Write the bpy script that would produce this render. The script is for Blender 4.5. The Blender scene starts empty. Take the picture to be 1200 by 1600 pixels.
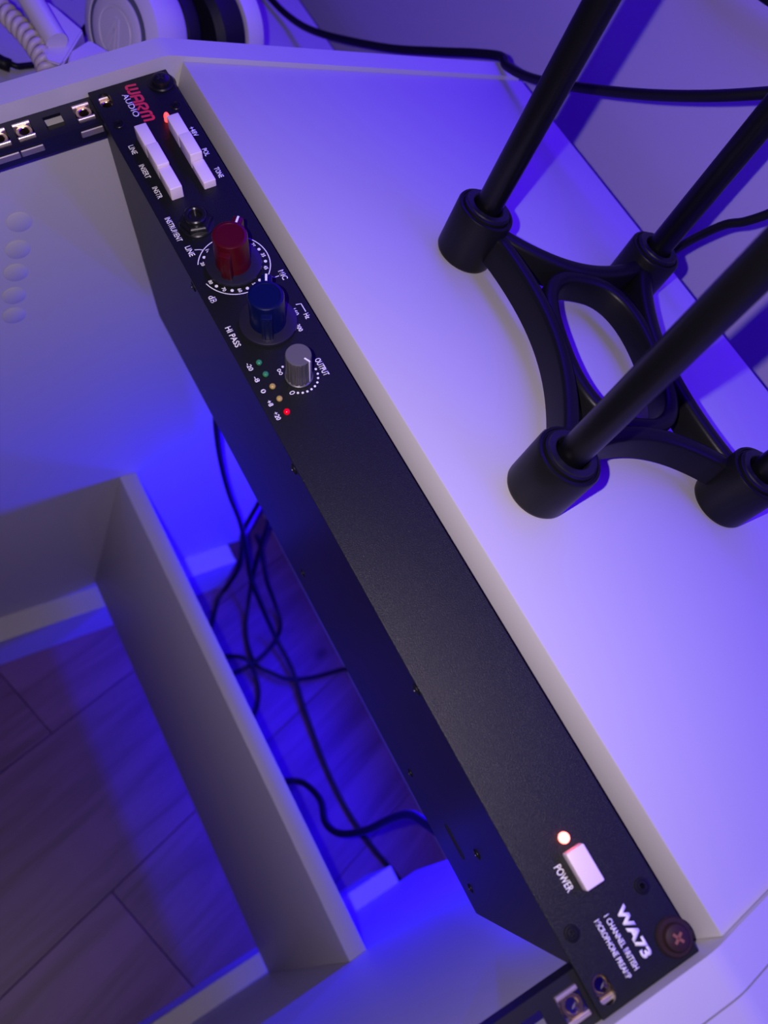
import bpy, bmesh, math, random
from mathutils import Vector, Matrix, Euler
random.seed(7)
S = 0.001                       # the scene is laid out in millimetres
TH = 0.3615                     # tilt of the rack bay about its long axis
cT, sT = math.cos(TH), math.sin(TH)
C = bpy.context.scene.collection
sc = bpy.context.scene

# ------------------------------------------------------------------ camera
CAM = Vector((375.917, -167.039, 273.816))
R = [(0.48286225, 0.78612441, 0.38581401), (0.82786636, -0.26618094, -0.49374588), (-0.28544936, 0.55781369, -0.77933469)]
cam_d = bpy.data.cameras.new('camera')
cam = bpy.data.objects.new('camera', cam_d); C.objects.link(cam)
m = Matrix(((R[0][0], -R[1][0], -R[2][0]), (R[0][1], -R[1][1], -R[2][1]), (R[0][2], -R[1][2], -R[2][2])))
cam.matrix_world = Matrix.Translation(CAM * S) @ m.to_4x4()
cam_d.sensor_width = 36; cam_d.lens = 1230.57 / 1600 * 36
cam_d.clip_start = 0.01; cam_d.clip_end = 50
cam_d.dof.use_dof = True; cam_d.dof.focus_distance = 0.385; cam_d.dof.aperture_fstop = 8.5
sc.camera = cam

# ------------------------------------------------------------------ world and lights
w = bpy.data.worlds.new('room'); sc.world = w; w.use_nodes = True
w.node_tree.nodes['Background'].inputs[0].default_value = (0.09, 0.0, 1.0, 1)
w.node_tree.nodes['Background'].inputs[1].default_value = 0.10
sc.view_settings.view_transform = 'Standard'; sc.view_settings.look = 'None'
sc.view_settings.gamma = 1; sc.view_settings.exposure = 0.0; sc.view_settings.use_curve_mapping = False

def light(name, kind, loc, energy, color, rot=(0, 0, 0), size=None, size_y=None, radius=None):
    d = bpy.data.lights.new(name, kind); d.energy = energy; d.color = color
    if kind == 'AREA':
        d.shape = 'RECTANGLE'; d.size = size; d.size_y = size_y
    elif radius: d.shadow_soft_size = radius
    o = bpy.data.objects.new(name, d); C.objects.link(o)
    o.location = Vector(loc) * S; o.rotation_euler = rot
    return o
fl = light('phone_flash', 'SPOT', (CAM.x - 27, CAM.y - 21.4, CAM.z - 5.4), 6.0, (1.0, 0.84, 0.98), radius=0.003)
fl.rotation_euler = cam.matrix_world.to_euler(); fl.data.spot_size = math.radians(160); fl.data.spot_blend = 1.0
# blue LED strip along the back under the top board, shining down and forward
light('led_strip_under', 'AREA', (240, 284, -392), 3.2, (0.012, 0.0, 1.0), (math.radians(-55), 0, 0), 0.46, 0.04)
light('led_strip_low', 'AREA', (240, 345, -590), 2.6, (0.012, 0.0, 1.0), (math.radians(-80), 0, 0), 0.46, 0.06)
# blue LED light above the back of the desk
light('led_strip_above', 'AREA', (300, 245, 560), 12.5, (0.06, 0.0, 1.0), (math.radians(28), 0, 0), 1.9, 0.20)

# ------------------------------------------------------------------ materials
MATS = {}
def mat(name, col, rough=0.5, metal=0.0, bump=0.0, bscale=800, var=0.0, vscale=30, spec=0.5, emit=None, estr=0, trans=0, coat=0, speck=0):
    if name in MATS: return MATS[name]
    m = bpy.data.materials.new(name); m.use_nodes = True; nt = m.node_tree; n = nt.nodes; l = nt.links
    b = n['Principled BSDF']
    b.inputs['Base Color'].default_value = (*col, 1); b.inputs['Roughness'].default_value = rough
    b.inputs['Metallic'].default_value = metal; b.inputs['Specular IOR Level'].default_value = spec
    b.inputs['Coat Weight'].default_value = coat
    b.inputs['Transmission Weight'].default_value = trans
    tc = n.new('ShaderNodeTexCoord')
    if var > 0:
        nz = n.new('ShaderNodeTexNoise'); nz.inputs['Scale'].default_value = vscale; nz.inputs['Detail'].default_value = 3
        l.new(tc.outputs['Object'], nz.inputs['Vector'])
        mx = n.new('ShaderNodeMix'); mx.data_type = 'RGBA'
        mx.inputs[6].default_value = (*[c * (1 - var) for c in col], 1); mx.inputs[7].default_value = (*[min(1, c * (1 + var)) for c in col], 1)
        l.new(nz.outputs[0], mx.inputs[0]); l.new(mx.outputs[2], b.inputs['Base Color'])
    if speck > 0:
        v = n.new('ShaderNodeTexVoronoi'); v.inputs['Scale'].default_value = 260
        l.new(tc.outputs['Object'], v.inputs['Vector'])
        r = n.new('ShaderNodeValToRGB'); r.color_ramp.elements[0].position = 0.0; r.color_ramp.elements[0].color = (1, 1, 1, 1)
        r.color_ramp.elements[1].position = speck; r.color_ramp.elements[1].color = (0, 0, 0, 1)
        l.new(v.outputs['Distance'], r.inputs[0])
        mx = n.new('ShaderNodeMix'); mx.data_type = 'RGBA'; mx.inputs[6].default_value = (*col, 1); mx.inputs[7].default_value = (0.25, 0.25, 0.25, 1)
        l.new(r.outputs[0], mx.inputs[0]); l.new(mx.outputs[2], b.inputs['Base Color'])
    if bump > 0:
        nz = n.new('ShaderNodeTexNoise'); nz.inputs['Scale'].default_value = bscale; nz.inputs['Detail'].default_value = 2
        l.new(tc.outputs['Object'], nz.inputs['Vector'])
        bp = n.new('ShaderNodeBump'); bp.inputs['Strength'].default_value = bump; bp.inputs['Distance'].default_value = 0.0005
        l.new(nz.outputs[0], bp.inputs['Height']); l.new(bp.outputs[0], b.inputs['Normal'])
    if emit:
        b.inputs['Emission Color'].default_value = (*emit, 1); b.inputs['Emission Strength'].default_value = estr
    MATS[name] = m; return m
WHITE = mat('white_laminate', (0.46, 0.45, 0.455), 0.5, bump=0.05, bscale=1500, var=0.02, vscale=12)
WALLM = mat('painted_wall', (0.36, 0.31, 0.42), 0.8, bump=0.12, bscale=350)
PANEL = mat('black_powder_coat', (0.006, 0.007, 0.007), 0.40, spec=0.26, bump=0.35, bscale=2500, speck=0.0)
CHAS = mat('black_painted_steel', (0.004, 0.0035, 0.005), 0.36, spec=0.16, bump=0.15, bscale=2500)
RAIL = mat('black_rail_steel', (0.008, 0.008, 0.012), 0.35)
STAND = mat('black_satin_plastic', (0.0055, 0.0055, 0.006), 0.38, spec=0.2, bump=0.08, bscale=1800)
POLE = mat('black_tube_paint', (0.003, 0.003, 0.004), 0.32, spec=0.2, bump=0.1, bscale=1500)
CABLE = mat('black_cable_rubber', (0.004, 0.004, 0.005), 0.5, spec=0.25)
SCREWM = mat('black_oxide', (0.006, 0.006, 0.008), 0.35, spec=0.3)
BRASS = mat('yellow_zinc', (0.75, 0.58, 0.36), 0.25, metal=1.0)
ZINC = mat('dull_zinc', (0.7, 0.6, 0.55), 0.4, metal=0.9)
BTN = mat('ivory_button_plastic', (0.72, 0.62, 0.64), 0.35)
INK = mat('white_ink', (0.75, 0.75, 0.75), 0.6)
REDINK = mat('red_ink', (0.62, 0.03, 0.05), 0.6)
REDK = mat('dark_red_knob_plastic', (0.055, 0.002, 0.006), 0.3, spec=0.3)
BLUEK = mat('dark_blue_knob_plastic', (0.0015, 0.004, 0.04), 0.3, spec=0.3)
GREYK = mat('grey_aluminium_knob', (0.15, 0.145, 0.15), 0.32, metal=0.6)
GREYT = mat('grey_knob_cap', (0.08, 0.078, 0.08), 0.5, metal=0.0, spec=0.3)
SKIRT = mat('clear_tinted_skirt', (0.012, 0.011, 0.022), 0.35, spec=0.3)
JACK = mat('black_jack_plastic', (0.008, 0.008, 0.010), 0.25)
HOLE = mat('hole_black', (0.002, 0.002, 0.002), 0.8)
HPW = mat('white_headphone_plastic', (0.62, 0.58, 0.58), 0.35)
HPG = mat('grey_headphone_ring', (0.10, 0.11, 0.14), 0.4)
HPB = mat('black_ear_pad_leather', (0.006, 0.006, 0.009), 0.45, bump=0.2, bscale=300)
COIL = mat('cream_coiled_cord', (0.50, 0.44, 0.38), 0.45)
LEDR_ON = mat('red_led_lit', (0.8, 0.02, 0.02), 0.3, emit=(1.0, 0.03, 0.03), estr=5)
LEDP_ON = mat('power_led_lit', (0.8, 0.1, 0.05), 0.3, emit=(1.0, 0.12, 0.10), estr=9)
LEDR = mat('red_led_dim', (0.6, 0.0, 0.01), 0.15, emit=(1.0, 0.0, 0.02), estr=0.35)
LEDG = mat('green_led_off', (0.03, 0.20, 0.09), 0.15)
LEDY = mat('yellow_led_off', (0.38, 0.28, 0.08), 0.15)
RUST = mat('rusty_recess', (0.20, 0.07, 0.03), 0.6)

def plank_mat(name, tone):
    m = bpy.data.materials.new(name); m.use_nodes = True; nt = m.node_tree; n = nt.nodes; l = nt.links
    b = n['Principled BSDF']; b.inputs['Roughness'].default_value = 0.45
    tc = n.new('ShaderNodeTexCoord'); mp = n.new('ShaderNodeMapping'); mp.inputs['Scale'].default_value = (3.0, 34, 1)
    oi = n.new('ShaderNodeObjectInfo')
    add = n.new('ShaderNodeVectorMath'); add.operation = 'ADD'
    sc_ = n.new('ShaderNodeMath'); sc_.operation = 'MULTIPLY'; sc_.inputs[1].default_value = 37.0
    l.new(oi.outputs['Random'], sc_.inputs[0]); l.new(tc.outputs['Object'], add.inputs[0]); l.new(sc_.outputs[0], add.inputs[1])
    l.new(add.outputs[0], mp.inputs['Vector'])
    nz = n.new('ShaderNodeTexNoise'); nz.inputs['Scale'].default_value = 1.0; nz.inputs['Detail'].default_value = 6; nz.inputs['Roughness'].default_value = 0.62
    nz.inputs['Distortion'].default_value = 0.8
    l.new(mp.outputs[0], nz.inputs['Vector'])
    r = n.new('ShaderNodeValToRGB'); e = r.color_ramp.elements
    e[0].position = 0.36; e[0].color = (0.09 * tone, 0.038 * tone, 0.052 * tone, 1); e[1].position = 0.60; e[1].color = (0.155 * tone, 0.072 * tone, 0.10 * tone, 1)
    l.new(nz.outputs[0], r.inputs[0])
    v = n.new('ShaderNodeTexVoronoi'); v.inputs['Scale'].default_value = 5.5
    mp2 = n.new('ShaderNodeMapping'); mp2.inputs['Scale'].default_value = (1, 1.6, 0.01); l.new(add.outputs[0], mp2.inputs['Vector']); l.new(mp2.outputs[0], v.inputs['Vector'])
    r2 = n.new('ShaderNodeValToRGB'); r2.color_ramp.elements[0].position = 0.03; r2.color_ramp.elements[0].color = (0.25, 0.25, 0.25, 1)
    r2.color_ramp.elements[1].position = 0.10; r2.color_ramp.elements[1].color = (1, 1, 1, 1)
    l.new(v.outputs['Distance'], r2.inputs[0])
    mx = n.new('ShaderNodeMix'); mx.data_type = 'RGBA'; mx.blend_type = 'MULTIPLY'; mx.inputs[0].default_value = 1
    l.new(r.outputs[0], mx.inputs[6]); l.new(r2.outputs[0], mx.inputs[7]); l.new(mx.outputs[2], b.inputs['Base Color'])
    bp = n.new('ShaderNodeBump'); bp.inputs['Strength'].default_value = 0.15; bp.inputs['Distance'].default_value = 0.001
    l.new(nz.outputs[0], bp.inputs['Height']); l.new(bp.outputs[0], b.inputs['Normal'])
    return m
PLANK = [plank_mat('oak_laminate_a', 1.0), plank_mat('oak_laminate_b', 1.12), plank_mat('oak_laminate_c', 0.9)]

# ------------------------------------------------------------------ mesh helpers (all in mm, local to the parent)
def link(name, bm, m, parent=None, smooth=False, auto=None):
    me = bpy.data.meshes.new(name)
    bmesh.ops.scale(bm, vec=(S, S, S), verts=bm.verts)
    bmesh.ops.recalc_face_normals(bm, faces=bm.faces)
    bm.to_mesh(me); bm.free(); me.materials.append(m)
    o = bpy.data.objects.new(name, me); C.objects.link(o)
    if parent: o.parent = parent
    if smooth:
        for p in me.polygons: p.use_smooth = True
        if auto is not None:
            try: me.set_sharp_from_angle(angle=math.radians(auto))
            except Exception: pass
    return o
def empty(name, loc=(0, 0, 0), rot=(0, 0, 0)):
    o = bpy.data.objects.new(name, None); C.objects.link(o); o.empty_display_size = 0.01
    o.location = Vector(loc) * S; o.rotation_euler = rot; return o
def tag(o, label=None, cat=None, group=None, kind=None):
    if label: o['label'] = label
    if cat: o['category'] = cat
    if group: o['group'] = group
    if kind: o['kind'] = kind
    return o
def add_box(bm, a, b, bev=0, seg=2):
    r = bmesh.ops.create_cube(bm, size=1)
    vs = r['verts']
    for v in vs:
        v.co = Vector([a[i] + (v.co[i] + .5) * (b[i] - a[i]) for i in range(3)])
    if bev > 0:
        es = list({e for v in vs for e in v.link_edges})
        bmesh.ops.bevel(bm, geom=es, offset=bev, segments=seg, affect='EDGES', profile=0.5)
def box(a, b, bev=0, seg=2):
    bm = bmesh.new(); add_box(bm, a, b, bev, seg); return bm
def add_lathe(bm, prof, c=(0, 0, 0), n=48, cap=True, shear=(0, 0), mod=None):
    """prof: (radius, z) list from bottom to top"""
    rings = []
    for (r, z) in prof:
        ring = []
        for k in range(n):
            a = 2 * math.pi * k / n; rr = r * (mod(k, z) if mod else 1)
            ring.append(bm.verts.new((c[0] + rr * math.cos(a) + shear[0] * z, c[1] + rr * math.sin(a) + shear[1] * z, c[2] + z)))
        rings.append(ring)
    for a, b in zip(rings, rings[1:]):
        for k in range(n):
            bm.faces.new((a[k], a[(k + 1) % n], b[(k + 1) % n], b[k]))
    if cap:
        bm.faces.new(rings[0][::-1]); bm.faces.new(rings[-1])
def lathe(*a, **k):
    bm = bmesh.new(); add_lathe(bm, *a, **k); return bm
def smooth_path(pts, n=8):
    P = [Vector(p) for p in pts]; P = [P[0] * 2 - P[1]] + P + [P[-1] * 2 - P[-2]]
    out = []
    for i in range(1, len(P) - 2):
        for k in range(n):
            t = k / n; a, b, c, d = P[i - 1], P[i], P[i + 1], P[i + 2]
            out.append(0.5 * ((2 * b) + (c - a) * t + (2 * a - 5 * b + 4 * c - d) * t * t + (3 * b - a - 3 * c + d) * t ** 3))
    out.append(P[-2]); return out
def add_sweep(bm, path, sect, up=Vector((0, 0, 1)), closed=False, cap=True):
    """sect: list of (side, up) points; fixed up vector frame"""
    rings = []; N = len(path)
    for i, p in enumerate(path):
        if closed: t = path[(i + 1) % N] - path[i - 1]
        else: t = path[min(i + 1, N - 1)] - path[max(i - 1, 0)]
        t.normalize(); u = up
        if abs(t.dot(u)) > 0.95: u = Vector((0, 1, 0)) if abs(t.y) < 0.9 else Vector((1, 0, 0))
        s = t.cross(u).normalized(); uu = s.cross(t).normalized()
        rings.append([bm.verts.new(p + s * x + uu * y) for x, y in sect])
    M = len(sect)
    pr = list(zip(rings, rings[1:])) + ([(rings[-1], rings[0])] if closed else [])
    for a, b in pr:
        for k in range(M): bm.faces.new((a[k], a[(k + 1) % M], b[(k + 1) % M], b[k]))
    if cap and not closed: bm.faces.new(rings[0][::-1]); bm.faces.new(rings[-1])
def add_tube(bm, path, r, n=12, closed=False):
    """parallel-transport tube"""
    path = [Vector(p) for p in path]; N = len(path); t0 = (path[1] - path[0]).normalized()
    nrm = t0.orthogonal().normalized(); rings = []
    for i, p in enumerate(path):
        if closed: t = (path[(i + 1) % N] - path[i - 1]).normalized()
        else: t = (path[min(i + 1, N - 1)] - path[max(i - 1, 0)]).normalized()
        nrm = (nrm - t * nrm.dot(t)).normalized(); b = t.cross(nrm)
        rings.append([bm.verts.new(p + (nrm * math.cos(2 * math.pi * k / n) + b * math.sin(2 * math.pi * k / n)) * r) for k in range(n)])
    pr = list(zip(rings, rings[1:])) + ([(rings[-1], rings[0])] if closed else [])
    for a, b in pr:
        for k in range(n): bm.faces.new((a[k], a[(k + 1) % n], b[(k + 1) % n], b[k]))
    if not closed: bm.faces.new(rings[0][::-1]); bm.faces.new(rings[-1])
def add_prism(bm, poly, axis, a, b):
    """extrude a polygon given in the two other axes along axis from a to b"""
    def mk(p, h):
        c = list(p); c.insert(axis, h); return bm.verts.new(c)
    A = [mk(p, a) for p in poly]; B = [mk(p, b) for p in poly]; n = len(poly)
    bm.faces.new(A[::-1]); bm.faces.new(B)
    for k in range(n): bm.faces.new((A[k], A[(k + 1) % n], B[(k + 1) % n], B[k]))
def boolean(o, cutters, op='DIFFERENCE'):
    for c in cutters:
        md = o.modifiers.new('b', 'BOOLEAN'); md.object = c; md.operation = op; md.solver = 'EXACT'
    dg = bpy.context.evaluated_depsgraph_get(); dg.update()
    me = bpy.data.meshes.new_from_object(o.evaluated_get(dg))
    o.modifiers.clear(); o.data = me
    for c in cutters: bpy.data.objects.remove(c)
def fillet(pts, radii, n=6):
    out = []; N = len(pts)
    for i in range(N):
        p = Vector(pts[i]); r = radii[i]
        if r <= 0: out.append(tuple(p)); continue
        a = Vector(pts[i - 1]) - p; b = Vector(pts[(i + 1) % N]) - p; a.normalize(); b.normalize()
        ang = a.angle(b); d = r / math.tan(ang / 2)
        A, B = p + a * d, p + b * d
        for k in range(n + 1):
            t = k / n; out.append(tuple((1 - t) ** 2 * A + 2 * t * (1 - t) * p + t * t * B))
    return out
def pan(u, v, w): return (u, v * cT - w * sT, v * sT + w * cT)

# ================================================================== STRUCTURE
XF, XN, ZP, YP, YR = -0.5, 482.4, 20.1, 50.0, 316.3
ZFLOOR = -757.0; YW = 370.0
floor = link('floor', box((-1700, -1500, ZFLOOR - 30), (1900, YW, ZFLOOR - 12)), mat('subfloor', (0.03, 0.02, 0.02), 0.8))
tag(floor, kind='structure')
ang = math.radians(107.0); d = Vector((math.cos(ang), math.sin(ang))); nn = Vector((math.sin(ang), -math.cos(ang)))
PW, PL = 187.0, 1285.0
def clip_poly(poly, n, c):
    out = []
    for i in range(len(poly)):
        a, b = poly[i], poly[(i + 1) % len(poly)]; da, db = a.dot(n) - c, b.dot(n) - c
        if da <= 0: out.append(a)
        if da * db < 0: out.append(a + (b - a) * (da / (da - db)))
    return out
# row joints known in the bay: the row of n = 118.4..305.4 etc.; short joints at given lengths along the planks
base_n = Vector((131.5, -22.6)).dot(nn)
joint = {0: 620.0, -1: Vector((131.5, -22.6)).dot(d), 1: Vector((329.8, -25.3)).dot(d)}
for row in range(-9, 9):
    n0 = base_n + row * PW; n1 = n0 + PW
    j0 = joint.get(row, (row * 437) % PL)
    for k in range(-2, 2):
        s0 = j0 + k * PL; s1 = s0 + PL; g = 0.4
        poly = [nn * (n0 + g) + d * (s0 + g), nn * (n1 - g) + d * (s0 + g), nn * (n1 - g) + d * (s1 - g), nn * (n0 + g) + d * (s1 - g)]
        for cn, cc in ((Vector((0, 1)), YW - 1), (Vector((0, -1)), 1500), (Vector((1, 0)), 1900), (Vector((-1, 0)), 1700)):
            if poly: poly = clip_poly(poly, cn, cc)
        if len(poly) < 3: continue
        ctr = sum(poly, Vector((0, 0))) / len(poly)
        bm = bmesh.new()
        loc = [Vector(((p - ctr).dot(d), (p - ctr).dot(-nn))) for p in poly]
        add_prism(bm, loc, 2, -12, 0)
        bmesh.ops.bevel(bm, geom=[e for e in bm.edges if all(v.co.z > -1 for v in e.verts)], offset=0.5, segments=1, affect='EDGES')
        o = link('plank', bm, PLANK[(row * 2 + k) % 3], floor)
        o.location = Vector((ctr.x, ctr.y, ZFLOOR)) * S; o.rotation_euler = (0, 0, ang)
tag(link('wall_back', box((-1700, YW, ZFLOOR - 30), (1900, YW + 60, 1500)), WALLM), kind='structure')

# ================================================================== RACK DESK
desk = empty('rack_desk', (0, 0, ZFLOOR))
tag(desk, 'white laminate rack desk with a sloping open bay and a flat raised top board', 'desk')
DZ = -ZFLOOR          # children are given in world mm, shifted by this
def dpart(name, bm, m, parent=None, **k):
    bmesh.ops.translate(bm, vec=(0, 0, DZ), verts=bm.verts); return link(name, bm, m, parent or desk, **k)
def side_profile():
    zt = ZP + 2.8; wv = 6.9
    vb = (zt - wv * cT) / sT
    bend = (vb * cT - wv * sT, zt)
    vf = -250; front = (vf * cT - wv * sT, vf * sT + wv * cT)
    pts = [front, bend, (YR - 1, zt), (YR - 1, -10), (283, -10), (283, -676), (front[0], -676)]
    return fillet(pts, [6, 26, 7, 2, 2, 2, 2], 8)
for nm, x0, x1 in (('far', XF - 14.5, XF), ('near', XN, XN + 15.5)):
    bm = bmesh.new(); add_prism(bm, side_profile(), 0, x0, x1)
    es = [e for e in bm.edges if e.calc_length() > 0 and abs(e.verts[0].co.x - e.verts[1].co.x) < 1e-6]
    bmesh.ops.bevel(bm, geom=es, offset=0.9, segments=2, affect='EDGES')
    sp = dpart('side_panel', bm, WHITE, smooth=True, auto=30)
    if nm == 'far':
        caps = [(-32.1, -85.2), (-32.4, -106.6), (-33.1, -125.7), (-33.9, -146.0), (-33.5, -164.7)]
        for (y, z) in caps:
            bm = bmesh.new(); add_lathe(bm, [(7.4, 0), (7.4, 0.25), (7.0, 0.45), (0.4, 0.5)], n=32)
            bmesh.ops.rotate(bm, matrix=Matrix.Rotation(math.pi / 2, 3, 'Y'), verts=bm.verts)
            bmesh.ops.translate(bm, vec=(XF - 0.05, y, z), verts=bm.verts)
            o = dpart('screw_cover', bm, WHITE, sp, smooth=True, auto=40)
# foot beams
for x0, x1 in ((XF - 14.5, 27.3), (461.9, XN + 15.5)):
    dpart('foot_beam', box((x0, -190, ZFLOOR), (x1, 257, -676.5), 1.0), WHITE)
# raised top board
dpart('top_board', box((XF, YP, ZP - 18), (XN, YR, ZP), 0.7), WHITE, smooth=True, auto=30)
# front edge board below the top board, closing the bay behind the rack unit
# modesty board low in the bay
dpart('cross_board', box((XF, 70.2, -658.8), (XN, 87.5, -414.6), 0.7), WHITE, smooth=True, auto=30)

# rack rails
def rail(u0, u1, flange_u0, flange_u1, hole_u):
    """face strip with square holes at the rack pitch; in panel coordinates"""
    holes = []
    for unit in range(-4, 1):
        for h in (6.35, 22.25, 38.1): holes.append(unit * 44.45 + h)
    holes.sort(); v0, v1 = holes[0] - 8, 42.0
    bm = bmesh.new(); hw = 4.75; w1, w0 = -3.05, -4.6
    def b(a, c): add_box(bm, a, c)
    b((u0, v0, w0), (hole_u - hw, v1, w1)); b((hole_u + hw, v0, w0), (u1, v1, w1))
    prev = v0
    for h in holes:
        b((hole_u - hw, prev, w0), (hole_u + hw, h - hw, w1)); prev = h + hw
    b((hole_u - hw, prev, w0), (hole_u + hw, v1, w1))
    b((flange_u0, v0, -12.6), (flange_u1, v1, w0))
    return bm
def to_desk(bm, m=None):
    for v in bm.verts: v.co = Vector(pan(*v.co))
def cage_nut(hole_u, hv, rail_o, side):
    bm = bmesh.new(); hw = 4.5
    # folded cage: bent wings at both ends and a frame round the nut
    add_box(bm, (hole_u - hw - 0.9, hv - 4.6, -3.4), (hole_u - hw + 0.5, hv + 4.6, -1.9), 0.3, 1)
    add_box(bm, (hole_u + hw - 0.5, hv - 4.6, -3.4), (hole_u + hw + 0.9, hv + 4.6, -1.9), 0.3, 1)
    add_box(bm, (hole_u - hw, hv - 4.5, -8.4), (hole_u - hw + 0.8, hv + 4.5, -2.5))
    add_box(bm, (hole_u + hw - 0.8, hv - 4.5, -8.4), (hole_u + hw, hv + 4.5, -2.5))
    to_desk(bm); cg = dpart('cage_nut', bm, ZINC, rail_o)
    # the threaded nut block inside
    bm = bmesh.new(); n = 24; ro, ri = 3.9, 2.5
    add_lathe(bm, [(ri, -8.0), (ri + 1.9, -8.0), (ri + 1.9, -3.7), (ri + 1.5, -3.3), (ri + 0.3, -3.3), (ri, -3.6), (ri, -8.0)], (hole_u, hv, 0), n=n, cap=False)
    to_desk(bm); dpart('nut_thread', bm, BRASS, rail_o, smooth=True, auto=35)
far_rail = rail(XF + 0.05, 18.4, 16.6, 18.4, 8.8); to_desk(far_rail); far_rail = dpart('rack_rail', far_rail, RAIL)
bm = box((XF + 0.1, -160, -13.4), (16.5, 42, -12.7)); to_desk(bm); dpart('rail_dark_backing', bm, RAIL, far_rail)  # black strip added behind the far rail so its empty holes look dark
near_rail = rail(464.1, XN - 0.05, 464.1, 465.6, 473.6); to_desk(near_rail); near_rail = dpart('rack_rail', near_rail, RAIL)
for hv in (6.35, -6.4, -38.1, -50.9, -82.5): cage_nut(8.8, hv, far_rail, 1)
for hv in (6.35, -6.4, -50.9): cage_nut(473.6, hv, near_rail, -1)
for hv in (-6.4, -38.3, -50.9):      # clip ends seen through the rail's inner flange
    bm = bmesh.new(); add_box(bm, (18.3, hv - 6.0, -8.9), (19.3, hv + 6.0, -5.0), 0.4, 1); to_desk(bm); dpart('nut_clip', bm, mat('clip_steel', (0.25, 0.22, 0.22), 0.5, metal=0.5), far_rail)

# ================================================================== LOWER DESK AND NEIGHBOUR
low = link('side_desktop', box((-1200, -260, -138), (XF - 15.2, 342, -120), 1.0), WHITE)
low.location = (0, 0, 0)
tag(low, 'lower white desktop the white headphones lie on beside the rack desk', 'desk')
bm = bmesh.new(); add_prism(bm, side_profile(), 0, XN + 16.1, XN + 300)
bmesh.ops.bevel(bm, geom=[e for e in bm.edges if abs(e.verts[0].co.x - e.verts[1].co.x) < 1e-6], offset=0.9, segments=2, affect='EDGES')
nb = link('neighbour_cabinet', bm, WHITE, smooth=True, auto=30)
tag(nb, 'white cabinet end standing against the near side of the rack desk', 'cabinet')

# ================================================================== MICROPHONE PREAMP
pre = empty('microphone_preamp', (0, 0, 0), (TH, 0, 0))
tag(pre, 'long black rack microphone preamp with red, blue and grey knobs in the white desk bay', 'preamp')
U0, U1, V1 = 0.0, 482.0, 43.7
fp = link('faceplate', box((U0, 0.0, -2.9), (U1, V1, 0), 0.35, 2), PANEL, pre)
cut = []
def slot_cutter(u, v, L=10.5, H=6.6, z0=-5, z1=2):
    bm = bmesh.new(); r = H / 2; pts = []
    for k in range(13):
        a = -math.pi / 2 + math.pi * k / 12; pts.append((u + (L / 2 - r) + r * math.cos(a), v + r * math.sin(a)))
    for k in range(13):
        a = math.pi / 2 + math.pi * k / 12; pts.append((u - (L / 2 - r) + r * math.cos(a), v + r * math.sin(a)))
    add_prism(bm, pts, 2, z0, z1)
    o = link('cutter', bm, PANEL, pre); return o
cut = [slot_cutter(8.9, 6.2), slot_cutter(474.2, 5.6), slot_cutter(8.7, 37.5), slot_cutter(473.9, 38.0)]
boolean(fp, cut)
# chassis body, slightly tapering
bm = bmesh.new()
pr = [(19.0, -2.9), (19.0, -13.0), (17.0, -13.2), (10.6, -182.8), (463.4, -182.8), (463.4, -2.9)]
A = [bm.verts.new((u, 0.25, w)) for u, w in pr]; B = [bm.verts.new((u, 43.2, w)) for u, w in pr]
bm.faces.new(A[::-1]); bm.faces.new(B)
for k in range(len(pr)): bm.faces.new((A[k], A[(k + 1) % len(pr)], B[(k + 1) % len(pr)], B[k]))
bmesh.ops.bevel(bm, geom=bm.edges[:], offset=0.5, segments=2, affect='EDGES')
ch = link('chassis', bm, CHAS, pre)
bm = bmesh.new()
add_prism(bm, fillet([(408.5, -125.5), (428.0, -125.5), (428.0, -115.5), (408.5, -115.5)], [4.5] * 4, 5), 1, 0.1, 0.35)
link('slot_dark_plate', bm, HOLE, pre)  # proud black plate: the slot's inner shade as colour, nothing is cut
for (u, w) in [(132.3, -5.2), (350.6, -7.4), (378.2, -147.2), (423.5, -74.3), (445.7, -152.2), (240, -7.4), (245, -150)]:
    bm = bmesh.new(); add_lathe(bm, [(2.7, -0.2), (2.7, 0.35), (2.2, 0.8), (1.3, 0.9), (1.2, 0.45), (0.1, 0.4)], n=20)
    bmesh.ops.rotate(bm, matrix=Matrix.Rotation(math.pi / 2, 3, 'X'), verts=bm.verts)
    bmesh.ops.translate(bm, vec=(u, 0.3, w), verts=bm.verts)
    link('case_screw', bm, SCREWM, pre, smooth=True, auto=35)
# rack screws with washers (hold the unit: parts of the unit)
def rack_screw(u, v, lab, head, sock):
    t = empty('rack_screw'); t.parent = pre; t.location = Vector((u, v, 0)) * S
    bm = bmesh.new(); add_lathe(bm, [(6.6, 0.02), (6.9, 0.5), (6.4, 1.2), (3.2, 1.3)], n=40)
    wsh = link('washer', bm, SCREWM if head is SCREWM else mat('worn_dark_washer', (0.022, 0.010, 0.012), 0.6, spec=0.2), t, smooth=True, auto=35)
    bm = bmesh.new(); add_lathe(bm, [(4.9, 1.0), (5.0, 2.0), (4.4, 3.2), (3.0, 3.8), (1.9, 3.9)], n=36, cap=True)
    hd = link('screw_head', bm, head, t, smooth=True, auto=35)
    bm = bmesh.new()
    for a in (0.5, 0.5 + math.pi / 2):
        q = bmesh.new(); add_box(q, (-2.3, -0.55, 3.6), (2.3, 0.55, 4.0), 0.1, 1)
        bmesh.ops.rotate(q, matrix=Matrix.Rotation(a, 3, 'Z'), verts=q.verts)
        me = bpy.data.meshes.new('t'); q.to_mesh(me); q.free(); bm.from_mesh(me); bpy.data.meshes.remove(me)
    link('cross_recess', bm, sock, t)
    t['label'] = lab
    return t
rack_screw(8.7, 37.6, 'black screw and washer in the upper hole beside the red lettering', SCREWM, HOLE)
rack_screw(473.6, 38.2, 'dark worn screw with rusty recess near the white model lettering', mat('worn_dark_head', (0.025, 0.011, 0.012), 0.6, spec=0.2), RUST)
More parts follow.
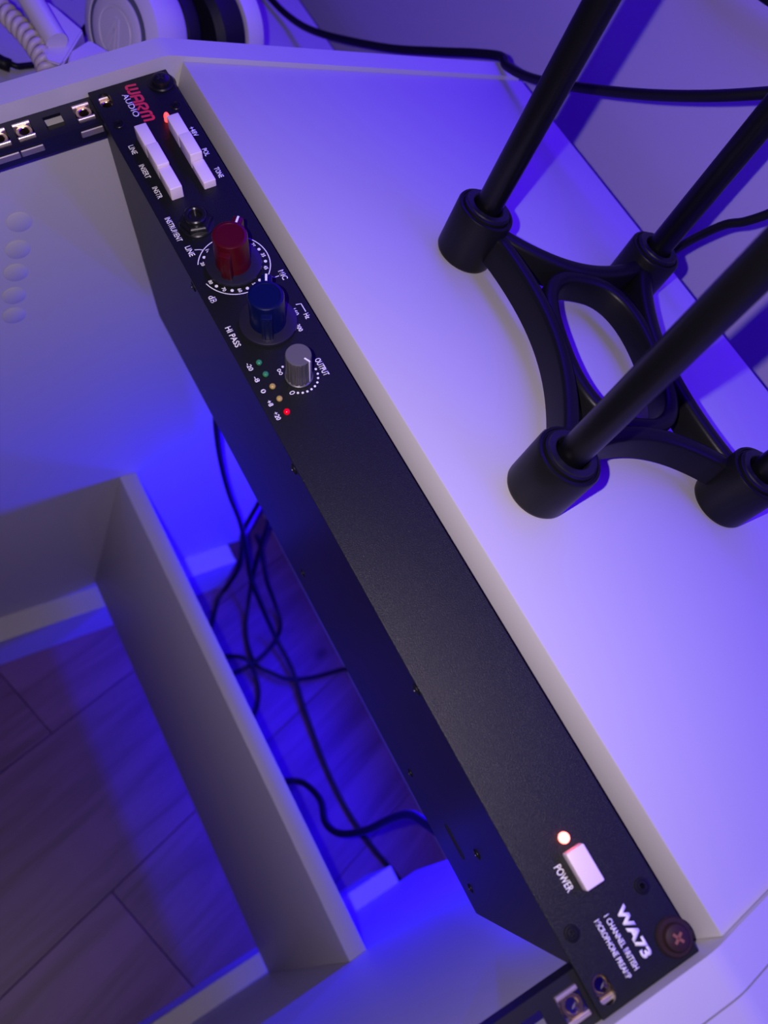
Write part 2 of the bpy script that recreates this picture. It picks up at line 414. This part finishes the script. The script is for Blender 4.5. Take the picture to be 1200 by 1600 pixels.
# small hex socket screws on the faceplate
for (u, v) in [(26.8, 38.0), (26.9, 6.3), (453.9, 37.6), (453.8, 5.6)]:
    bm = bmesh.new(); add_lathe(bm, [(2.95, 0.0), (3.0, 0.25), (2.75, 0.55), (2.3, 0.6), (2.1, 0.2), (1.7, 0.2), (1.6, 0.5), (1.1, 0.55), (0.95, -0.4), (0.1, -0.4)], n=28)
    link('face_screw', bm, SCREWM, pre, smooth=True, auto=35).location = Vector((u, v, 0)) * S

# ---- lettering
def fit_text(s, u0, v0, length, height, m=INK, name='lettering', rot=0.0, bold=0.0, shear=0.0, z=0.05, parent=None):
    cu = bpy.data.curves.new('t', 'FONT'); cu.body = s; cu.size = 1; cu.offset = bold; cu.shear = shear; cu.resolution_u = 4
    o = bpy.data.objects.new('t', cu); C.objects.link(o)
    dg = bpy.context.evaluated_depsgraph_get(); dg.update()
    me = bpy.data.meshes.new_from_object(o.evaluated_get(dg)); bpy.data.objects.remove(o)
    xs = [v.co.x for v in me.vertices]; ys = [v.co.y for v in me.vertices]
    x0, x1, y0, y1 = min(xs), max(xs), min(ys), max(ys)
    bm = bmesh.new(); bm.from_mesh(me)
    ca, sa = math.cos(rot), math.sin(rot)
    for v in bm.verts:
        x = (v.co.x - x0) / (x1 - x0) * length; y = (v.co.y - y0) / (y1 - y0) * height
        if rot or True:
            x -= 0; y -= 0
        v.co = Vector((u0 + x * ca - y * sa, v0 + x * sa + y * ca, z))
    f = bmesh.ops.extrude_face_region(bm, geom=bm.faces[:])
    bmesh.ops.translate(bm, vec=(0, 0, -0.04), verts=[g for g in f['geom'] if isinstance(g, bmesh.types.BMVert)])
    return link(name, bm, m, parent or pre)
def ctext(s, u, v, length, height, **k):
    r = k.get('rot', 0); du, dv = length / 2, height / 2
    return fit_text(s, u - du * math.cos(r) + dv * math.sin(r), v - du * math.sin(r) - dv * math.cos(r), length, height, **k)
def stroke_bm(bm, pts, wd, z=0.05, closed=False, th=0.04):
    P = [Vector((*p, 0)) for p in pts]; n = len(P)
    A = []; B = []
    for i in range(n):
        t = (P[min(i + 1, n - 1)] - P[max(i - 1, 0)]).normalized(); s = Vector((-t.y, t.x, 0)) * wd / 2
        A.append(P[i] + s); B.append(P[i] - s)
    top = [[bm.verts.new(q + Vector((0, 0, z))) for q in L] for L in (A, B)]
    for i in range(n - 1): bm.faces.new((top[0][i], top[0][i + 1], top[1][i + 1], top[1][i]))
def arc(cx, cy, r, a0, a1, n=24, ry=None):
    return [(cx + r * math.cos(math.radians(a0 + (a1 - a0) * k / n)), cy + (ry or r) * math.sin(math.radians(a0 + (a1 - a0) * k / n))) for k in range(n + 1)]
# red logo lettering drawn with round strokes
bm = bmesh.new(); H = 6.3; sl = 0.14
def ls(pts): stroke_bm(bm, [(3.0 + x + sl * y, 18.7 + y) for x, y in pts], 1.45)
r = 1.25
ls([(0.7, H)] + arc(0.7 + r, r + 0.7, r, 180, 270, 6) + arc(0.7 + r + 0.5, r + 0.7, r, 270, 360, 6) + [(4.0 - 0.3, H)])
ls([(3.7, r + 0.7)] + arc(3.7 + r, r + 0.7, r, 180, 270, 6) + arc(4.2 + r, r + 0.7, r, 270, 360, 6) + [(6.7, H)])
ls([(8.7, 0)] + arc(8.7 + r, H - 0.7 - r, r, 180, 90, 6) + arc(10.4 + r, H - 0.7 - r, r, 90, 0, 6) + [(11.65 + r - 0.0, 0)][:1])
ls([(8.7, 2.5), (12.7, 2.5)])
ls([(14.9, 0)] + arc(14.9 + r, H - 0.7 - r, r, 180, 90, 6) + arc(16.6 + r, H - 0.7 - r, r, 90, -60, 8) + [(16.4, 2.3), (18.9, 0)])
ls([(21.0, 0)] + arc(21.0 + r, H - 0.7 - r, r, 180, 90, 6) + arc(21.5 + r, H - 0.7 - r, r, 90, 0, 6) + [(24.0, 0)])
ls([(24.0, H - 0.7 - r)] + arc(24.0 + r, H - 0.7 - r, r, 180, 90, 6) + arc(24.5 + r, H - 0.7 - r, r, 90, 0, 6) + [(27.0, 0)])
tag(link('logo_lettering', bm, REDINK, pre), 'red rounded logo lettering')
fit_text('AUDIO', 8.6, 15.3, 17.2, 3.3, bold=0.01)
for s, u, v, L in [('+48V', 46.9, 39.1, 7.0), ('POL', 62.3, 39.0, 5.2), ('TONE', 77.2, 39.4, 7.2), ('LINE', 45.9, 6.2, 6.2), ('INSERT', 61.6, 6.1, 9.6), ('INSTR', 76.8, 6.4, 8.0)]:
    ctext(s, u, v, L, 2.8, bold=0.02)
ctext('INSTRUMENT', 101.2, 4.4, 16.0, 2.9, bold=0.02)
ctext('LINE', 116.6, 6.2, 6.4, 2.9, bold=0.02)
ctext('MIC', 148.2, 40.6, 5.8, 2.9, bold=0.02)
ctext('dB', 146.7, 4.4, 4.2, 3.2, bold=0.02)
ctext('HI PASS', 169.9, 4.1, 12.0, 3.0, bold=0.02)
ctext('OUTPUT', 202.4, 33.7, 10.0, 3.0, bold=0.02)
ctext('Hz', 174.4, 40.3, 3.0, 2.6, bold=0.02)
ctext('160', 170.0, 36.4, 4.0, 2.2, bold=0.02); ctext('300', 178.8, 34.0, 4.0, 2.2, bold=0.02)
for s, u in zip(['-20', '-8', '0', '+8', '+20'], [187.9, 195.2, 202.2, 209.1, 216.3]): ctext(s, u, 4.0, 1.5 + 1.1 * (len(s) - 1) + 0.6, 2.3, bold=0.02)
ctext('POWER', 437.3, 13.2, 9.8, 3.1, bold=0.02)
fit_text('WA73', 455.2, 23.8, 18.8, 4.3, bold=0.05)
fit_text('1 CHANNEL BRITISH', 455.2, 18.9, 19.9, 2.3, bold=0.02)
fit_text('MICROPHONE PREAMP', 454.8, 14.8, 21.2, 2.3, bold=0.02)
# gain scale
bm = bmesh.new()
stroke_bm(bm, arc(133, 22, 17.3, -115, -172, 20), 0.45); stroke_bm(bm, arc(133, 22, 17.3, 150, -75, 70), 0.45)
stroke_bm(bm, [(116.9, 8.4), (117.6, 10.4), (118.8, 12.4)], 0.4); stroke_bm(bm, [(148.0, 38.6), (147.9, 36.2), (145.6, 33.9)], 0.4)
stroke_bm(bm, [(166.4, 38.3), (167.0, 40.8), (172.0, 40.8)], 0.45)
link('scale_lines', bm, INK, pre)
def dot(u, v, r=0.75): 
    bm = bmesh.new(); add_lathe(bm, [(r, 0.0), (r, 0.05)], n=16); return bm
dots = [(133 + 15.1 * math.cos(math.radians(a)), 22 + 15.1 * math.sin(math.radians(a)), 0.8) for a in (-132, -59, -29, -1, 28, 103, 73)]
dots += [(u, v, 0.55) for (u, v) in [(194.5, 17.5), (202.3, 30.6), (204.9, 30.3), (207.0, 29.4), (208.9, 28.0), (210.2, 26.1), (210.9, 24.0), (211.1, 21.8), (210.8, 19.6), (209.9, 17.6)]]
for (u, v, r_) in dots:
    link('scale_dot', lathe([(r_, 0.0), (r_, 0.05)], n=16), INK, pre).location = Vector((u, v, 0)) * S
for s, a in [('10', -148), ('20', -117), ('80', -73), ('70', -44), ('60', -15), ('50', 14), ('45', 59), ('35', 88), ('25', 118)]:
    ctext(s, 133 + 15.1 * math.cos(math.radians(a)), 22 + 15.1 * math.sin(math.radians(a)), 2.3, 1.9, bold=0.03, name='scale_number')
bm = bmesh.new()
pts = [(196.4 + 1.5 * math.sin(t), 15.2 + 0.75 * math.sin(2 * t)) for t in [2 * math.pi * k / 32 for k in range(33)]]
stroke_bm(bm, pts, 0.35); link('infinity_mark', bm, INK, pre)
bm = bmesh.new(); stroke_bm(bm, arc(208.7, 15.3, 0.7, 0, 360, 20, 1.1), 0.35); link('zero_mark', bm, INK, pre)

# ---- push buttons
def button(u0, v0, L, W, Hh, lab):
    o = link('push_button', box((u0, v0, -1.5), (u0 + L, v0 + W, Hh), 0.55, 3), BTN, pre, smooth=True, auto=50)
    if lab: o['label'] = lab
for u0, h in ((39.4, 7.6), (54.5, 8.6), (69.6, 7.2)): button(u0, 10.9, 14.9, 6.5, h, None)
for u0, h in ((39.6, 7.6), (54.7, 8.6), (69.8, 4.3)): button(u0, 28.3, 14.9, 6.6, h, 'pressed-in ivory push button' if h < 5 else None)
link('button_recess', box((429.2, 16.9, -0.2), (445.6, 26.0, 0.04)), HOLE, pre)
button(430.0, 17.2, 14.4, 8.0, 5.0, 'larger ivory power button')
for u0, v0, W in ((38.9, 10.3, 7.4), (39.1, 27.8, 7.6)):
    link('button_recess', box((u0 + 0.3, v0 + 0.3, -0.2), (u0 + 45.8, v0 + W - 0.3, 0.03)), HOLE, pre)
# ---- LEDs
def led(u, v, r, h, m, lab=None, ring=True):
    bm = bmesh.new(); add_lathe(bm, [(r, 0)] + [(r * math.cos(a), h * 0.4 + h * 0.6 * math.sin(a)) for a in [math.pi / 2 * k / 6 for k in range(6)]] + [(0.05, h)], n=24)
    o = link('indicator_light', bm, m, pre, smooth=True); o.location = Vector((u, v, 0)) * S
    if lab: o['label'] = lab
for u, m, lb in zip([188.1, 195.0, 202.1, 209.2, 216.6], [LEDG, LEDG, LEDY, LEDY, LEDR], ['unlit green meter light', 'unlit green meter light', 'unlit amber meter light', 'unlit amber meter light', 'glowing red meter light']):
    led(u, 8.7, 1.45, 1.9, m, lb)
led(34.6, 29.9, 1.5, 5.0, LEDR_ON, 'lit red light above the right button row')
led(425.6, 20.8, 2.1, 2.6, LEDP_ON, 'bright red power light')
# ---- instrument jack
jk = empty('instrument_jack'); jk.parent = pre; jk.location = Vector((103.0, 15.8, 0)) * S
bm = bmesh.new(); add_lathe(bm, [(8.6, 0.0), (8.7, 0.6), (8.2, 1.1), (5, 1.1)], n=40); link('jack_washer', bm, JACK, jk, smooth=True, auto=35)
bm = bmesh.new(); hexp = [(8.2 * math.cos(math.pi / 3 * k + 0.3), 8.2 * math.sin(math.pi / 3 * k + 0.3)) for k in range(6)]
add_prism(bm, hexp, 2, 0.9, 4.4)
bmesh.ops.bevel(bm, geom=[e for e in bm.edges if all(v.co.z > 4 for v in e.verts)], offset=1.1, segments=3, affect='EDGES')
link('hex_nut', bm, JACK, jk, smooth=True, auto=35)
bm = bmesh.new(); add_lathe(bm, [(5.6, 4.0), (5.6, 6.6), (5.0, 7.2), (3.7, 7.2), (3.2, 6.7), (3.2, 1.0), (0.05, 1.0)], n=36); link('jack_bush', bm, JACK, jk, smooth=True, auto=35)
# ---- knobs
def big_knob(u, v, ang_deg, m, lab, kn):
    t = empty(kn); t.parent = pre; t.location = Vector((u, v, 0)) * S; t.rotation_euler = (0, 0, math.radians(ang_deg)); t['label'] = lab
    bm = bmesh.new(); add_lathe(bm, [(13.6, 0.9), (13.8, 1.3), (13.6, 2.3), (12.9, 2.6), (8.4, 2.8), (8.4, 2.7)], n=64); link('knob_skirt', bm, SKIRT, t, smooth=True, auto=35)
    bm = bmesh.new(); add_lathe(bm, [(8.6, 2.6), (8.3, 4.0), (8.3, 20.2), (8.0, 21.0), (7.3, 21.4), (6.4, 21.4), (6.2, 21.15), (0.05, 21.15)], n=56)
    link('knob_body', bm, m, t, smooth=True, auto=35)
    bm = bmesh.new(); add_box(bm, (0, -2.55, 2.65), (13.9, 2.55, 18.4), 0.8, 3); add_box(bm, (-11.0, -2.55, 2.65), (0, 2.55, 18.2), 0.5, 2)
    for s in (-1.1, 1.1): add_box(bm, (-11.25, s - 0.25, 2.8), (-10.9, s + 0.25, 17.4), 0.1, 1)
    link('knob_pointer', bm, m, t, smooth=True, auto=35)
    bm = bmesh.new(); add_box(bm, (7.9, -0.5, 18.3), (13.7, 0.5, 18.5), 0.05, 1); add_box(bm, (13.75, -0.5, 12.5), (14.0, 0.5, 18.3), 0.05, 1); link('pointer_line', bm, INK, t)
    return t
big_knob(133.0, 21.7, 139, REDK, 'dark red gain knob', 'gain_knob')
big_knob(170.2, 22.0, 154, BLUEK, 'dark blue high pass knob', 'filter_knob')
t = empty('output_knob'); t.parent = pre; t.location = Vector((202.3, 22.0, 0)) * S; t['label'] = 'small ribbed grey output knob'
bm = bmesh.new(); add_lathe(bm, [(6.5, 0.4), (6.5, 0.9), (6.1, 1.2)], n=96); link('knob_rim', bm, GREYK, t, smooth=True, auto=35)
bm = bmesh.new(); add_lathe(bm, [(6.1, 1.1), (5.85, 17.0), (5.6, 17.5)], n=108, cap=True, mod=lambda k, z: (1.0 if k % 6 < 3 else 0.955) if z < 17.2 else 0.98); link('knob_body', bm, GREYK, t)
bm = bmesh.new(); add_lathe(bm, [(5.75, 17.3), (5.75, 17.8), (5.5, 18.05), (0.05, 18.1)], n=56); link('knob_cap', bm, GREYT, t, smooth=True, auto=35)
bm = bmesh.new(); a0 = math.radians(28)
add_box(bm, (3.2, -0.35, 18.0), (5.7, 0.35, 18.25), 0.05, 1); add_box(bm, (5.7, -0.35, 1.6), (6.2, 0.35, 18.1), 0.05, 1)
bmesh.ops.rotate(bm, matrix=Matrix.Rotation(a0, 3, 'Z'), verts=bm.verts); link('pointer_line', bm, INK, t)

# ================================================================== SPEAKER STAND
SX, SY, SA, SW, SD = 152.85, 150.14, -0.361, 154.06, 116.67
st = empty('speaker_stand', (SX, SY, ZP)); tag(st, 'black speaker stand of four round cups, curved arms and tubes on the white board', 'stand')
su = Vector((math.cos(SA), math.sin(SA), 0)); sv = Vector((-su.y, su.x, 0))
cups = [Vector((0, 0, 0)), su * SW, su * SW + sv * SD, sv * SD]
tilt = (0.0188, -0.1021)
for c in cups:
    cb = empty('foot_cup'); cb.parent = st; cb.location = c * S
    bm = lathe([(14.6, 0.0), (15.4, 0.5), (15.9, 1.6), (16.0, 3.0), (16.0, 30.6), (15.5, 31.6), (14.2, 31.9), (13.9, 31.3), (13.4, 31.3), (13.1, 33.0), (12.0, 33.6), (9.6, 33.6), (9.2, 33.0), (8.9, 28.0), (0.05, 28.0)], n=64, shear=tilt)
    link('cup_body', bm, STAND, cb, smooth=True, auto=32)
    bm = lathe([(12.2, 33.5), (11.9, 34.3), (9.0, 34.5), (8.4, 34.0), (8.2, 29.0)], n=48, shear=tilt, cap=False)
    link('rubber_ring', bm, HPB, cb, smooth=True, auto=32)
    bm = lathe([(7.2, 28.05), (7.2, 232.0)], n=48, shear=tilt)
    link('tube', bm, POLE, st, smooth=True, auto=32).location = c * S
ctr = su * SW / 2 + sv * SD / 2
def lp(a, b, z): return ctr + su * a + sv * b + Vector((tilt[0] * z, tilt[1] * z, z))
def arm_sect(w=8.6, h=16.5):
    p = [(-w / 2, -h / 2), (w / 2, -h / 2), (w / 2, h / 2 - 2.4), (w / 2 - 0.8, h / 2 - 0.8), (w / 2 - 2.4, h / 2), (-w / 2 + 2.4, h / 2), (-w / 2 + 0.8, h / 2 - 0.8), (-w / 2, h / 2 - 2.4)]
    return p
ZA = 18.0
def arc3(P, M, Q, n=28):
    """circular-ish arc through three (a,b) points, quadratic in the chord frame"""
    out = []
    for k in range(n + 1):
        t = k / n; w_ = math.sin(math.pi * t) ** 0.85 if 0 < t < 1 else 0
        x = P[0] + (Q[0] - P[0]) * t; y = P[1] + (Q[1] - P[1]) * t; mx = (P[0] + Q[0]) / 2; my = (P[1] + Q[1]) / 2
        out.append(lp(x + (M[0] - mx) * w_, y + (M[1] - my) * w_, ZA))
    return out
hw_, hd_ = SW / 2, SD / 2
for P, M, Q in [((-hw_ + 10, -hd_ + 7), (0, -35), (hw_ - 10, -hd_ + 7)), ((hw_ - 7, -hd_ + 10), (55, 0), (hw_ - 7, hd_ - 10)), ((hw_ - 10, hd_ - 7), (0, 35), (-hw_ + 10, hd_ - 7)), ((-hw_ + 7, hd_ - 10), (-55, 0), (-hw_ + 7, -hd_ + 10))]:
    bm = bmesh.new(); add_sweep(bm, arc3(P, M, Q), arm_sect()); link('curved_arm', bm, STAND, st, smooth=True, auto=40)
bm = bmesh.new(); N = 72; path = []
for k in range(N):
    a = 2 * math.pi * k / N; ca, sa = math.cos(a), math.sin(a); e = 2 / 2.6
    path.append(lp(49 * math.copysign(abs(ca) ** e, ca), 31.5 * math.copysign(abs(sa) ** e, sa), ZA - 0.6))
add_sweep(bm, path, arm_sect(8.2, 15.4), closed=True); link('centre_ring', bm, STAND, st, smooth=True, auto=40)
# upper frame that carries the speaker
bm = bmesh.new()
top = [c + Vector((tilt[0] * 236, tilt[1] * 236, 236)) for c in cups]
for i in range(4):
    a, b = top[i], top[(i + 1) % 4]; add_sweep(bm, [a + (b - a) * k / 6 for k in range(7)], arm_sect(12, 14))
link('upper_frame', bm, STAND, st)
for c in top:
    bm = lathe([(15.5, -16), (16, -15), (16, 9), (15, 10)], n=40); link('upper_cup', bm, STAND, st, smooth=True, auto=32).location = c * S

# ================================================================== CABLES
def cable(name, pts, r, label, n=8):
    bm = bmesh.new(); add_tube(bm, smooth_path(pts, n), r, 12)
    o = link(name, bm, CABLE, None, smooth=True)
    tag(o, label, 'cable'); return o
cable('speaker_cable', [(-420, 300, -118), (-375, 298, -114), (-311.7, 296, -112), (-264.6, 300, -108), (-208.7, 296, -86.7), (-129.7, 300, -45), (-77, 302, -11.6), (-42, 303, 11.5), (-15, 300, 27.5), (-2, 296, 29), (27.8, 288, 41.2), (71.8, 275, 66.5), (117.2, 268, 95.2), (151.9, 266, 119.9), (179.7, 266, 142.5), (201.6, 270, 162.3), (240, 280, 200)], 3.1, 'black cable running up past the wall behind the stand tubes from the lower desktop')
cable('power_lead', [(183, 305, 22.9), (185.3, 297, 29), (188.3, 290, 39), (193.7, 288, 55.8), (203.5, 285, 76.6), (211.8, 285, 87.1), (219.8, 285, 101.7), (225.1, 285, 119.3), (232, 290, 150)], 2.6, 'short black lead rising behind the rear stand cup')
cable('wall_cable', [(20, 365, 150), (43.6, 364, 139), (69.4, 362, 142.5), (86.8, 362, 144.5), (100.9, 362, 146.5), (121.8, 362, 151), (147.6, 364, 158), (190, 366, 185)], 3.0, 'thin black cable slanting across the wall above the rear stand tube')
cable('floor_cable', [(41, 92, -180), (40, 108, -215), (36, 131.2, -300), (29.5, 158.8, -380), (30, 187.1, -455), (34.4, 218.8, -530), (45.3, 241.9, -600), (63.7, 256.6, -660), (92.4, 275, -710), (133.1, 286, -740), (182.8, 288.8, -746), (238.8, 280.4, -750), (321.1, 271.9, -753.8), (385.5, 271.8, -753.8), (440, 280.6, -753.8), (466.2, 287.6, -753.8), (520, 300, -753.8)], 3.2, 'long black cable dropping past the preamp and running along the floor to the near side')
cable('floor_cable', [(42, 180, -260), (38, 215, -340), (36.5, 230, -400), (35.5, 234, -440), (29.7, 238.7, -510), (22.9, 245.4, -590), (23, 259, -650), (29, 264, -695), (35, 256, -735), (45.7, 239, -752), (83.4, 208.9, -753.8), (120, 165.7, -753.8)], 3.2, 'black cable looping down the far corner and away under the cross board')
cable('floor_cable', [(16, 262, -420), (13, 271.5, -480), (21.2, 276.4, -560), (22.0, 285.9, -610), (35, 286.3, -690), (67.4, 273.7, -740), (106.2, 254.4, -753), (150.1, 245.9, -751), (176, 262, -747), (193.4, 281.8, -747), (204, 320, -750), (209.5, 360.2, -751), (214, 366, -745), (222, 366, -730)], 3.0, 'black cable curving across the floor towards the wall')
cable('floor_cable', [(14, 284, -640), (22.7, 296, -672), (56.7, 299, -708), (86.2, 308.5, -740), (114.7, 305.2, -748), (136.3, 281.7, -741), (150, 249.2, -744), (151.8, 218.3, -752), (147.8, 186.2, -753.8)], 3.0, 'black cable loop crossing over other cables on the floor')
cable('floor_cable', [(118.2, 185.6, -753.8), (124.9, 213.5, -753.8), (143.8, 233.9, -742), (171, 238.2, -751), (196.3, 230.1, -753.8), (215.5, 212.7, -753.8), (230.6, 180.3, -753.8)], 3.0, 'short black cable bend lying beside the cross board')
cable('mains_cord', [(304.5, 169.7, -753), (310.8, 210.4, -750), (325.7, 228.2, -738), (354.4, 222.6, -700), (380.4, 202, -665), (398, 193.5, -620), (407, 187.7, -540), (406.8, 176.9, -450), (409, 161.8, -380), (418.5, 136.4, -310), (429.2, 114.2, -250), (432, 98, -206)], 4.0, 'thick black mains cord hanging from the back of the preamp to the floor')

# ================================================================== HEADPHONES ON THE LOWER DESKTOP
hp = empty('headphones', (-172, 110, -120)); tag(hp, 'white over-ear headphones with a cream coiled cord behind the rack desk', 'headphones')
O = Vector((-172, 110, -120)); HZ = 17
def ydisc(prof, c, m, name, parent, n=56, tilt=0.0, sy=1.0):
    """lathe about -Y axis; prof z becomes distance towards the viewer side"""
    bm = lathe(prof, n=n)
    bmesh.ops.scale(bm, vec=(sy, 1, 1), verts=bm.verts)
    bmesh.ops.rotate(bm, matrix=Matrix.Rotation(math.pi / 2, 3, 'X'), verts=bm.verts)
    bmesh.ops.rotate(bm, matrix=Matrix.Rotation(math.radians(HZ), 3, 'Z') @ Matrix.Rotation(math.radians(tilt), 3, 'X'), verts=bm.verts)
    bmesh.ops.translate(bm, vec=Vector(c) - O, verts=bm.verts)
    return link(name, bm, m, parent, smooth=True, auto=32)
cupc = (-172, 94, -76.5)
e1 = empty('ear_cup'); e1.parent = hp
ydisc([(38.0, -32), (40.5, -28), (41.0, -10), (39.0, -3), (33, 0), (30.0, 0.6), (29.2, 0.0)], cupc, HPW, 'cup_shell', e1, tilt=-8)
ydisc([(29.4, -1.0), (29.2, 0.2), (25.2, 0.4), (25.0, -0.6)], cupc, HPG, 'grey_ring', e1, tilt=-8)
ydisc([(25.1, -1.0), (25.1, 1.4), (24.2, 1.9), (17.5, 2.1), (16.9, 1.6), (15.8, 1.6), (15.2, 2.1), (0.1, 2.2)], cupc, HPW, 'cup_plate', e1, tilt=-8)
bm = bmesh.new()
for x0, z0, x1, z1 in ((-8, -13, -1.0, 10), (8, -13, 1.0, 10), (-3.2, -13, -0.2, 3), (3.2, -13, 0.2, 3)):
    add_sweep(bm, [Vector((x0, 0, z0)), Vector((x1, 0, z1))], [(-0.9, -0.5), (0.9, -0.5), (0.9, 0.5), (-0.9, 0.5)], up=Vector((0, -1, 0)))
bmesh.ops.rotate(bm, matrix=Matrix.Rotation(math.radians(HZ), 3, 'Z') @ Matrix.Rotation(math.radians(-8), 3, 'X'), verts=bm.verts)
bmesh.ops.translate(bm, vec=Vector((cupc[0] - 0.4, cupc[1] - 2.4, cupc[2])) - O, verts=bm.verts)
link('cup_emblem', bm, HPW, e1)
e2 = empty('ear_cup'); e2.parent = hp
ydisc([(30, -50), (38.5, -46), (40.0, -40), (38.5, -34), (34, -32)], cupc, HPB, 'ear_pad', e1, tilt=-8)
c2_ = (-196, 196, -80)
ydisc([(34, 44), (40, 40), (41, 30), (40, 20), (34, 16)], c2_, HPB, 'ear_pad', e2)
ydisc([(36, -4), (40.5, 0), (41.0, 7), (38.0, 14)], c2_, HPW, 'cup_shell', e2)
# hinge: a slanted block, its barrel and the slider wedge
hin = empty('folding_hinge'); hin.parent = hp
def hull(pts, m, name, parent, bev=1.0):
    bm = bmesh.new()
    for p in pts: bm.verts.new(Vector(p) - O)
    bmesh.ops.convex_hull(bm, input=bm.verts)
    bmesh.ops.dissolve_limit(bm, angle_limit=0.02, verts=bm.verts, edges=bm.edges)
    bmesh.ops.bevel(bm, geom=bm.edges[:], offset=bev, segments=2, affect='EDGES')
    return link(name, bm, m, parent, smooth=True, auto=35)
hull([(-172.6, 45.9, -60), (-145.3, 57.4, -60), (-108, 29.8, -60), (-112, 21.1, -60), (-185, 28, -60),
      (-182, 52, -78), (-158, 66, -78), (-122, 38, -80), (-126, 28, -80), (-196, 34, -78)], HPW, 'hinge_block', hin, 1.2)
hull([(-136.1, 58.3, -60), (-125.2, 67.3, -60), (-109.5, 33.7, -60), (-122, 40, -60), (-150, 60, -92), (-138, 82, -96), (-112, 62, -96), (-118, 40, -92)], HPW, 'slider_wedge', hin, 1.0)
bm = bmesh.new(); add_tube(bm, [Vector(q) - O for q in ((-166, 24, -48), (-160, 26, -48.5), (-131, 32, -56), (-126, 33, -57))], 7.5, 24); link('hinge_barrel', bm, HPW, hin, smooth=True, auto=40)
# headband arch going up and out of view over the cups
bm = bmesh.new(); hb = smooth_path([(-205, 60, -70), (-222, 84, -34), (-236, 110, -22), (-258, 150, -20), (-268, 186, -40), (-240, 202, -60)], 8)
add_sweep(bm, [p - O for p in hb], [(-9, -2), (9, -2), (9, 2), (-9, 2)]); link('headband', bm, HPW, hp, smooth=True, auto=35)
# coiled cord
bm = bmesh.new(); ax = smooth_path([(-205, 6, -70), (-180, 10, -66), (-157, 16, -64), (-136, 21, -64), (-118, 24, -68), (-106, 22, -76)], 10)
cp = []; turns = 17; L = len(ax)
for k in range(turns * 16 + 1):
    s = k / (turns * 16) * (L - 1); i = min(int(s), L - 2); p = ax[i].lerp(ax[i + 1], s - i); t_ = (ax[i + 1] - ax[i]).normalized()
    n1 = t_.orthogonal().normalized(); n1 = (Vector((0, 0, 1)) - t_ * t_.z).normalized(); n2 = t_.cross(n1); a = 2 * math.pi * k / 16; r = 5.2
    cp.append(p + n1 * r * math.cos(a) + n2 * r * math.sin(a) - O)
add_tube(bm, cp, 2.35, 8); link('coiled_cord', bm, COIL, hp, smooth=True)
# black plug and lead in front of them
o = cable('black_lead', [(-195, 20, -116), (-186, 28, -116), (-188, 36, -117), (-190.8, 46.1, -117), (-200, 70, -117.2), (-240, 100, -117.2)], 2.2, 'thin black lead with a plug lying in front of the headphones')
bm = bmesh.new(); add_tube(bm, [(-198, 4, -114.5), (-192, 12, -114.5), (-186, 20, -114.5), (-184, 24, -114.8)], 4.6, 16); link('plug', bm, CABLE, o, smooth=True)
